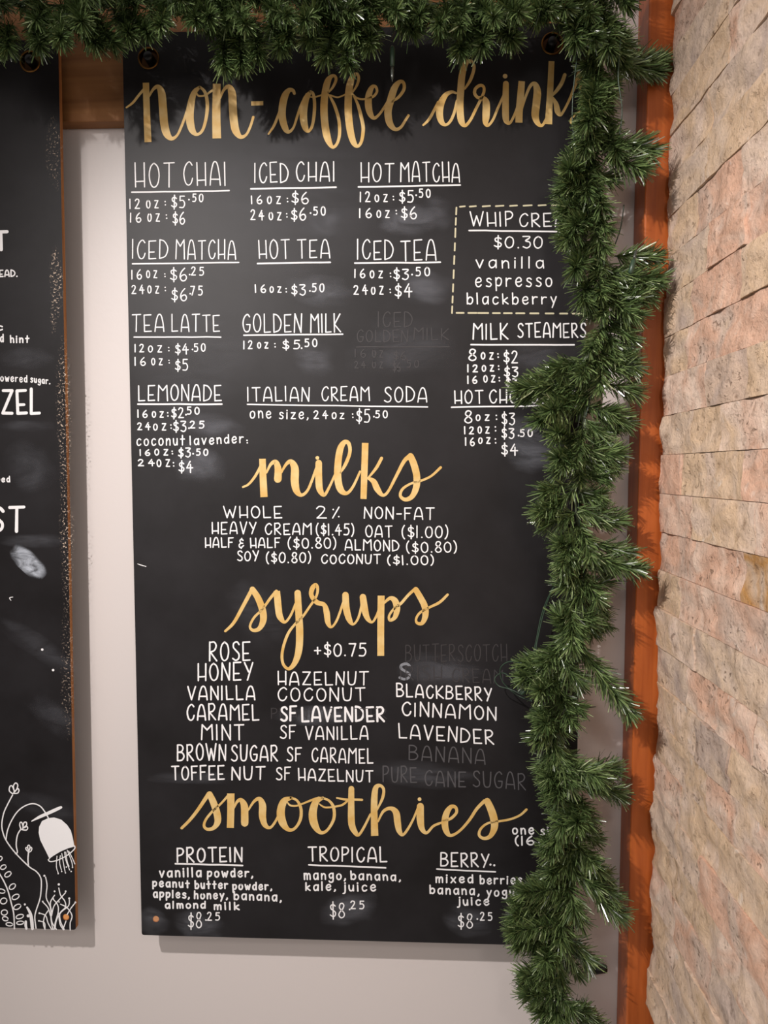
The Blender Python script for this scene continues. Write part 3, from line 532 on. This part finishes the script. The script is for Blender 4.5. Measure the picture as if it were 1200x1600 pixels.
for cx_, cy_, rx, ry, an in [(-4, 756, 24, 17, .6), (28, 826, 25, 17, .5), (66, 886, 30, 18, .6), (103, 988, 30, 19, .7), (12, 1026, 30, 17, -.2), (130, 1074, 32, 19, .5), (30, 1108, 28, 24, .5), (144, 1157, 32, 19, .5), (36, 1204, 26, 22, .2), (165, 1238, 32, 17, .3), (44, 1256, 24, 17, -.3), (168, 1290, 30, 14, .1), (78, 1302, 28, 14, -.1)]:
    ink.stroke([DR(cx_ + rx * math.cos(t) * math.cos(an) + ry * math.sin(t) * math.sin(an), cy_ - rx * math.cos(t) * math.sin(an) + ry * math.sin(t) * math.cos(an), 9) for t in [i * 6.2832 / 16 for i in range(17)]])
ink.build('fern_drawing', M_white, SIDE, 'white looped fern frond drawing')
ink = Ink()
for s_ in ['380 910 392 980 385 1080 420 1160 425 1260 440 1345', '355 1115 400 1165 420 1230', '455 1060 420 1120 430 1200', '490 1000 505 1060 540 1110 545 1160 500 1210 505 1280 535 1345', '545 1040 500 1090 450 1150 430 1230', '440 1090 480 1140 485 1200 460 1290 450 1345', '505 1135 560 1165 600 1230 585 1290 585 1350', '578 1100 570 1150 510 1200 470 1270 460 1340', '625 1125 590 1170 560 1220', '330 1210 380 1230 400 1290 430 1345', '330 1275 370 1290 375 1340', '400 1190 370 1240 362 1300 375 1345', '550 1275 525 1345', '425 1230 435 1290 470 1345', '490 1210 500 1300 530 1348']: line(ink, s_, 9)
for x, y, r in [(370, 898, 9), (455, 1028, 8), (490, 970, 10), (547, 1028, 8), (577, 1087, 9), (628, 1120, 8), (356, 1112, 7), (328, 1210, 8), (324, 1274, 7), (207, 1137, 9), (235, 1232, 13), (443, 1088, 7), (492, 1116, 6)]: ink.stroke([DR(x, y, 2 * r)])
ink.stroke(crom([DR(226, 1162, 16), DR(252, 1210, 24), DR(264, 1270, 28), DR(270, 1338, 26)], 4)); ink.stroke(crom([DR(215, 1280, 20), DR(214, 1310, 22), DR(220, 1338, 20)], 3))
ink.build('seaweed_drawing', M_white, SIDE, 'white drawing of branching twigs with dots')
for q_ in ([(66, 1015, 4)], [(83, 1047, 4)], crom([(17, 938, 1), (15, 934, 1.4), (20, 933, 1)], 3)):
    ink = Ink(); ink.stroke(q_); ink.build('paint_dot', M_white, SIDE)
ink = Ink(); ink.stroke(crom([(215, 881, .8), (222, 883.5, 1.4), (228, 885, 1)], 3)); ink.build('chalk_tick', M_white, MAIN)
# chalk smudges: soft patches lying on the board face
def smudge(parent, cx_, cy_, rx, ry, rot, m, name='chalk_smudge', edge=1.0, lift=.00012, amp=1.0):
    n = 22; vs, fs, fd = [], [], []
    for i in range(n + 1):
        for j in range(n + 1):
            u, v = i / n * 2 - 1, j / n * 2 - 1; x, y = u * rx, v * ry
            px_, py_ = cx_ + x * math.cos(rot) - y * math.sin(rot), cy_ + x * math.sin(rot) + y * math.cos(rot)
            vs.append(W(px_, py_, -lift)); r = math.hypot(u, v) + .25 * noise.noise(Vector((u * 1.6 + cx_, v * 1.6, cy_)))
            fd.append(amp * max(0, min(1, (1 - r) * 1.6 * edge)))
    for i in range(n):
        for j in range(n): a = i * (n + 1) + j; fs.append((a, a + n + 1, a + n + 2, a + 1))
    o = pydata(name, vs, fs, parent, [m]); at_ = o.data.attributes.new('fade', 'FLOAT', 'POINT'); at_.data.foreach_set('value', fd)
for k, (a_, b_, c_, d_, e_, am) in enumerate([(635, 345, 45, 28, 0, .9), (680, 335, 30, 30, .3, .5), (500, 345, 38, 32, 0, .35), (500, 455, 55, 26, .1, .6), (665, 450, 42, 32, .2, .6), (490, 560, 35, 28, .3, .6), (630, 545, 95, 50, 0, .28),
        (830, 690, 50, 50, .2, .8), (830, 555, 50, 26, 0, .3), (330, 665, 55, 20, .1, .45), (310, 725, 45, 32, .2, .7), (500, 1118, 85, 16, 0, .7), (690, 1050, 70, 30, .1, .45), (660, 1210, 90, 22, .1, .35), (310, 1445, 42, 24, .2, .7), (545, 1420, 48, 28, -.2, .6),
        (730, 1440, 40, 26, .2, .5), (240, 1440, 26, 24, .7, .6), (400, 960, 60, 40, 1, .2), (300, 1215, 70, 12, 0, .4), (280, 140, 40, 22, -.2, .2), (440, 300, 200, 160, .2, .14), (300, 560, 110, 150, .1, .14)]):
    smudge(MAIN, a_, b_, c_, d_, e_, M_smudge, lift=.00004 + .000008 * k, amp=am)
smudge(SIDE, 45, 878, 34, 17, .75, M_scrib, 'chalk_scribble', 1.6, .0002)
for k, (a_, b_, c_, d_, e_, am) in enumerate([(40, 560, 45, 18, 0, .35), (45, 730, 46, 40, .9, .25), (50, 845, 60, 12, 0, .4), (60, 1010, 80, 18, .6, .3), (85, 1120, 50, 24, .6, .25), (40, 665, 45, 10, 0, .3), (70, 1260, 60, 20, .3, .2)]):
    smudge(SIDE, a_, b_, c_, d_, e_, M_smudge, lift=.00004 + .000008 * k, amp=am)
for k, (a_, b_, c_, d_, am) in enumerate([(88, 440, 11, 60, 1.3), (84, 500, 6, 24, 1.2), (100, 650, 13, 130, .75), (104, 850, 12, 110, .7), (106, 1050, 12, 110, .4), (85, 240, 14, 60, .4)]):
    smudge(SIDE, a_, b_, c_, d_, -.02, M_speck, 'paint_specks', 1.3, .00022 + .00001 * k, am)
# ------------------------------------------------------------ garlands
def needles(base, tip, sag, L, dens, flat=0.0):
    """a bristly twig: curved stem from base to tip with PVC needles all round it; arrays in metres"""
    b0, t0 = np.array(base), np.array(tip); ax = t0 - b0; ln = np.linalg.norm(ax); axn = ax / ln
    n = max(60, int(ln * dens)); s = np.sort(rng.random(n)) ** 0.9; s = np.concatenate([s, 1 - rng.random(n // 5) * 0.06]); n = len(s)
    bend = np.array(sag); P = b0 + ax * s[:, None] + bend * (np.sin(s * math.pi) * 0.6)[:, None] + bend * (s ** 2)[:, None] * .2
    T = ax + bend * (np.cos(s * math.pi) * math.pi * .6)[:, None]; T /= np.linalg.norm(T, axis=1)[:, None]
    R = rng.normal(size=(n, 3)); R -= T * np.sum(R * T, axis=1)[:, None]; R /= np.linalg.norm(R, axis=1)[:, None]
    ang = np.radians(rng.normal(47, 9, n)) * (1 - 0.55 * np.clip((s - .9) * 10, 0, 1) * rng.random(n))
    d = T * np.cos(ang)[:, None] + R * np.sin(ang)[:, None]
    l = L * rng.uniform(.62, 1.2, n) * (0.75 + .25 * np.sin(np.clip(s, 0, 1) * math.pi))
    bow = rng.normal(size=(n, 3)) * .10 + T * .12; 
    side = np.cross(d, rng.normal(size=(n, 3))); side /= np.linalg.norm(side, axis=1)[:, None]
    w = rng.uniform(.0005, .00095, n)
    V = np.empty((n, 6, 3))
    for k, (u, ww) in enumerate(((0, .7), (.5, 1.0), (1, .55))):
        c = P + d * (l * u)[:, None] + bow * (l * u * u)[:, None]
        V[:, 2 * k] = c - side * (w * ww)[:, None]; V[:, 2 * k + 1] = c + side * (w * ww)[:, None]
    tint = np.clip(rng.beta(2.0, 2.6, n) + (rng.random(n) > .96) * .35, 0, 1)
    stem = [tuple(b0 + ax * q + bend * (math.sin(q * math.pi) * .6 + q * q * .2)) for q in np.linspace(0, 1, 6)]
    return V.reshape(-1, 3), n, np.repeat(tint, 6), stem
ntri = 0
def sprig(parent, base, tip, L=.019, dens=4300, sag=None):
    global ntri
    base, tip = Vector(base), Vector(tip)
    sag = sag or (random.uniform(-.006, .006), random.uniform(-.006, .004), random.uniform(-.006, .004))
    V, n, tint, stem = needles(base, tip, sag, L, dens)
    vs, fs = tube(stem, .0009, 5); st = pydata('sprig', vs, fs, parent, [M_stem])
    me = bpy.data.meshes.new('needles'); me.vertices.add(len(V)); me.vertices.foreach_set('co', V.ravel())
    q = np.array([[0, 1, 3, 2], [2, 3, 5, 4]]); idx = (np.arange(n)[:, None, None] * 6 + q[None]).reshape(-1)
    me.loops.add(len(idx)); me.loops.foreach_set('vertex_index', idx); me.polygons.add(n * 2); me.polygons.foreach_set('loop_start', np.arange(n * 2) * 4)
    try: me.polygons.foreach_set('loop_total', np.full(n * 2, 4))
    except Exception: pass
    a_ = me.attributes.new('tint', 'FLOAT', 'POINT'); a_.data.foreach_set('value', tint); me.update(); me.validate()
    o = bpy.data.objects.new('needles', me); C.objects.link(o); me.materials.append(M_need); o.parent = st; o['kind'] = 'stuff'
    ntri += n * 4; return st
VG = thing('garland', W(905, 1620, -.05), 'green artificial pine garland hanging down the right edge of the menu board', 'garland')
spine = [(950, -60), (942, 20), (935, 100), (930, 200), (915, 300), (940, 400), (950, 480), (935, 560), (915, 640), (905, 720), (900, 800), (915, 870), (905, 950), (880, 1030), (865, 1110), (865, 1190), (900, 1250), (892, 1330), (880, 1400), (868, 1480), (868, 1560), (885, 1650)]
sp = crom([(a, b_) for a, b_ in spine], 4)
pts = [W(x, y, -.045 + .006 * math.sin(i * .9)) for i, (x, y) in enumerate(sp)]
vs, fs = tube(pts, .0016, 6); pydata('core_wire', vs, fs, VG, [M_stem])
edges = [(0, 868, 992), (60, 880, 990), (100, 905, 985), (140, 915, 966), (200, 905, 958), (240, 885, 980), (265, 872, 985), (295, 872, 955), (350, 876, 950), (380, 895, 985), (430, 905, 1015), (480, 918, 1000), (520, 908, 988), (560, 888, 990), (620, 850, 985), (660, 866, 972), (720, 868, 962), (780, 850, 945), (820, 846, 965), (880, 872, 975),
    (920, 882, 950), (960, 866, 940), (1000, 856, 915), (1050, 835, 910), (1090, 835, 925), (1150, 835, 890), (1200, 850, 935), (1250, 852, 965), (1300, 868, 940), (1340, 848, 945), (1400, 830, 940), (1450, 802, 935), (1500, 840, 930), (1540, 822, 928), (1600, 848, 930), (1660, 840, 930)]
ey = [e[0] for e in edges]; el = [e[1] for e in edges]; er = [e[2] for e in edges]
for i in range(182):                                # the bushy body
    y = -45 + i * 9.3; xs_ = np.interp(y, [s_[1] for s_ in spine], [s_[0] for s_ in spine])
    an = random.uniform(-.5, math.pi + .5); ln = random.uniform(36, 66)
    tx = xs_ + math.cos(an) * ln; ty = y + math.sin(an) * ln * .8 + 12
    tx = max(np.interp(ty, ey, el) + 9, min(np.interp(ty, ey, er) - 12, tx))
    dp = -.045 + random.uniform(-.008, .008); dt = -.035 - random.random() * .05
    if abs(math.cos(an)) > .8: dt = -.035 - random.random() * .03
    if math.hypot(tx - xs_, ty - y) < 20: ty = y + 26
    sprig(VG, W(xs_, y, dp), W(tx, ty, dt), L=random.uniform(.018, .026), dens=4200)
feat = [(935, 125, 912, 160, -.05, -.09), (935, 150, 908, 190, -.06, -.1), (940, 175, 915, 215, -.05, -.08), (885, 1385, 812, 1392, -.06, -.09), (890, 600, 806, 608, -.055, -.06), (880, 640, 835, 655, -.05, -.07), (905, 345, 885, 372, -.05, -.08), (905, 1260, 868, 1290, -.06, -.09), (890, 1300, 852, 1318, -.05, -.08), (880, 1210, 848, 1215, -.05, -.07), (895, 700, 862, 715, -.05, -.08),
    (945, 95, 1032, 104, -.045, -.01), (955, 85, 1030, 112, -.045, -.02), (950, 105, 1035, 95, -.045, -.015), (950, 225, 1022, 238, -.06, -.065), (945, 245, 1005, 262, -.06, -.08), (930, 262, 872, 262, -.05, -.085), (930, 280, 870, 285, -.05, -.07), (925, 310, 868, 330, -.05, -.06), (920, 340, 880, 352, -.05, -.08),
    (960, 400, 1030, 402, -.05, -.05), (960, 420, 1034, 436, -.05, -.06), (958, 445, 1020, 462, -.05, -.05), (950, 462, 1000, 492, -.05, -.07), (950, 500, 992, 530, -.05, -.05), (915, 400, 900, 420, -.05, -.09), (920, 440, 912, 470, -.05, -.08), (905, 560, 862, 575, -.05, -.06), (900, 585, 832, 592, -.05, -.05), (895, 605, 812, 618, -.05, -.045), (890, 625, 850, 640, -.05, -.09),
    (950, 560, 998, 575, -.05, -.05), (945, 600, 995, 612, -.05, -.04), (940, 640, 985, 660, -.05, -.05), (905, 690, 862, 676, -.05, -.08), (910, 700, 970, 708, -.05, -.06), (905, 720, 962, 728, -.05, -.04), (885, 755, 845, 768, -.05, -.06), (880, 785, 836, 800, -.05, -.07), (900, 800, 846, 818, -.05, -.06), (920, 815, 972, 812, -.05, -.04), (930, 850, 985, 862, -.05, -.05), (930, 868, 1004, 890, -.06, -.07), (900, 860, 868, 850, -.05, -.07), (900, 900, 872, 912, -.05, -.06),
    (905, 905, 945, 950, -.03, -.01), (915, 915, 950, 975, -.03, -.012), (900, 930, 930, 985, -.03, -.01), (890, 985, 866, 962, -.05, -.07), (890, 950, 893, 1010, -.06, -.09), (885, 1025, 812, 1038, -.05, -.05), (875, 1045, 812, 1058, -.05, -.06), (905, 1010, 990, 1112, -.06, -.075), (880, 1060, 835, 1078, -.05, -.09), (875, 1110, 845, 1130, -.05, -.08), (870, 1130, 828, 1156, -.05, -.06), (880, 1180, 842, 1200, -.05, -.05), (915, 1200, 966, 1202, -.05, -.04), (915, 1225, 972, 1240, -.05, -.045), (900, 1235, 850, 1232, -.05, -.07), (910, 1250, 900, 1285, -.05, -.1), (890, 1200, 940, 1215, -.06, -.09),
    (905, 1325, 850, 1328, -.06, -.08), (900, 1340, 856, 1362, -.05, -.07), (925, 1350, 950, 1370, -.05, -.04), (925, 1390, 975, 1428, -.05, -.05), (930, 1380, 965, 1400, -.05, -.05), (900, 1400, 805, 1412, -.06, -.07), (895, 1420, 800, 1430, -.05, -.08), (890, 1440, 796, 1455, -.06, -.09), (885, 1460, 804, 1476, -.05, -.07), (880, 1470, 845, 1500, -.05, -.09), (900, 1480, 925, 1500, -.05, -.05), (885, 1525, 812, 1524, -.05, -.06), (880, 1545, 818, 1552, -.05, -.07), (880, 1565, 836, 1580, -.05, -.06), (895, 1560, 930, 1590, -.05, -.04), (905, 1595, 945, 1612, -.05, -.03), (880, 1600, 850, 1625, -.05, -.06)]
for a_, b_, c_, d_, y0, y1 in feat:
    c_ += 9 if c_ < a_ - 20 else (-7 if c_ > a_ + 20 else 0)
    if 250 < d_ < 360 and c_ < a_: c_ += 9
    sprig(VG, W(a_, b_, y0), W(c_, d_, y1), L=.0245, dens=5600)
HG = thing('garland', W(450, 60, -.06), 'green artificial pine garland running across the tops of both boards', 'garland')
pts = [W(x, 2 + 8 * math.sin(x * .013), -.06) for x in range(-430, 960, 40)]
vs, fs = tube(pts, .0016, 6); pydata('core_wire', vs, fs, HG, [M_stem])
for i in range(146):
    x = -410 + i * 9.2; an = random.uniform(-.4, math.pi + .4) if random.random() < .75 else random.uniform(math.pi, 6.28); ln = random.uniform(36, 64)
    lim = np.interp(x, [-100, 0, 60, 150, 220, 300, 360, 420, 480, 540, 600, 660, 740, 800, 860, 920], [70, 78, 74, 62, 55, 25, 50, 45, 40, 55, 38, 22, 45, 30, 25, 40])
    tx, ty = x + math.cos(an) * ln, min(lim, -4 + math.sin(an) * ln)
    sprig(HG, W(x, 2 + 8 * math.sin(x * .013), -.06), W(tx, ty, -.05 - random.random() * .085), L=random.uniform(.018, .025), dens=3400)
for a_, b_, c_, d_ in [(20, 40, 14, 74), (50, 40, 60, 70), (-10, 40, -12, 76), (110, 30, 150, 68), (80, 40, 95, 60), (150, 30, 178, 66), (200, 20, 232, 50), (180, 20, 200, 50), (300, 10, 330, 40), (360, 30, 352, 102), (375, 30, 378, 100), (395, 30, 402, 84), (430, 25, 436, 72), (455, 20, 452, 55), (500, 20, 482, 62), (520, 25, 508, 85), (530, 30, 542, 98), (560, 25, 560, 60),
    (585, 20, 580, 65), (620, 15, 648, 45), (700, 10, 690, 45), (735, 15, 720, 78), (745, 15, 752, 72), (770, 10, 800, 62), (850, 5, 835, 25), (900, 20, 902, 66), (910, 20, 930, 60), (940, 30, 950, 76)]:
    sprig(HG, W(a_, b_, -.06), W(c_, d_, -.09), L=.023, dens=5200)
# ------------------------------------------------------------ light string
SL = thing('string_lights', W(880, 1500, -.03), 'dark green fairy light cord wound into the hanging garland, switched off', 'string lights')
def cord(ps, r=.0008):
    q = crom([tuple(W(x, y, Y)) for x, y, Y in ps], 8); vs, fs = tube(q, r, 6); return pydata('cord', vs, fs, SL, [M_cord], True)
cord([(885, 890, -.05), (868, 912, -.045), (852, 950, -.03), (842, 990, -.03), (838, 1020, -.035), (850, 1050, -.05)])
cord([(883, 888, -.05), (864, 918, -.042), (848, 955, -.026), (839, 995, -.026), (835, 1025, -.03), (848, 1055, -.05)])
cord([(815, 1036, -.055), (795, 1034, -.04), (782, 1044, -.03), (784, 1062, -.025), (795, 1076, -.025), (812, 1088, -.03), (832, 1096, -.045)])
cord([(832, 1094, -.045), (800, 1078, -.035), (780, 1072, -.025), (773, 1062, -.022), (778, 1054, -.022), (788, 1052, -.03), (800, 1062, -.04), (815, 1084, -.05)], .0007)
cord([(970, 60, -.08), (966, 120, -.078), (972, 170, -.075), (968, 210, -.07), (960, 240, -.06)]); cord([(975, 320, -.03), (970, 355, -.028), (960, 385, -.03)])
cord([(905, 60, -.07), (895, 200, -.06), (930, 330, -.05), (945, 520, -.05), (905, 700, -.05), (905, 860, -.05), (885, 890, -.05)], .0007)
def bulb(x0, y0, x1, y1, Y, parent=None):
    a, b_ = W(x0, y0, Y), W(x1, y1, Y); d = b_ - a
    vs, fs = tube([a, a + d * .1, a + d * .75, a + d * .8], [.0018, .0034, .003, .0016], 10)
    h = pydata('bulb_holder', vs, fs, SL, [M_cord], True)
    vs, fs = tube([a + d * .8, a + d * .95, a + d * 1.2, a + d * 1.4], [.0016, .002, .0019, .0003], 8); pydata('bulb', vs, fs, h, [M_bulb], True)
bulb(613, 72, 613, 112, -.07); bulb(985, 428, 992, 400, -.085); bulb(895, 905, 905, 925, -.05); bulb(880, 1268, 868, 1292, -.07); bulb(812, 1084, 830, 1074, -.05)
t = thing('cable_clip', W(940, 1514, .03), 'small black plastic clip on the white wall beside the lower garland', 'clip')
vs, fs = tube([W(925, 1517, .028), W(930, 1515, .028), W(944, 1513, .028), W(948, 1513, .028)], [.004, .0062, .0062, .0045], 10); pydata('clip_body', vs, fs, t, [M_black], True)
vs, fs = tube([W(937, 1514, .030), W(937, 1514, YW + .001)], .004, 10); pydata('clip_foot', vs, fs, t, [M_black], True)
print('needle tris', ntri)
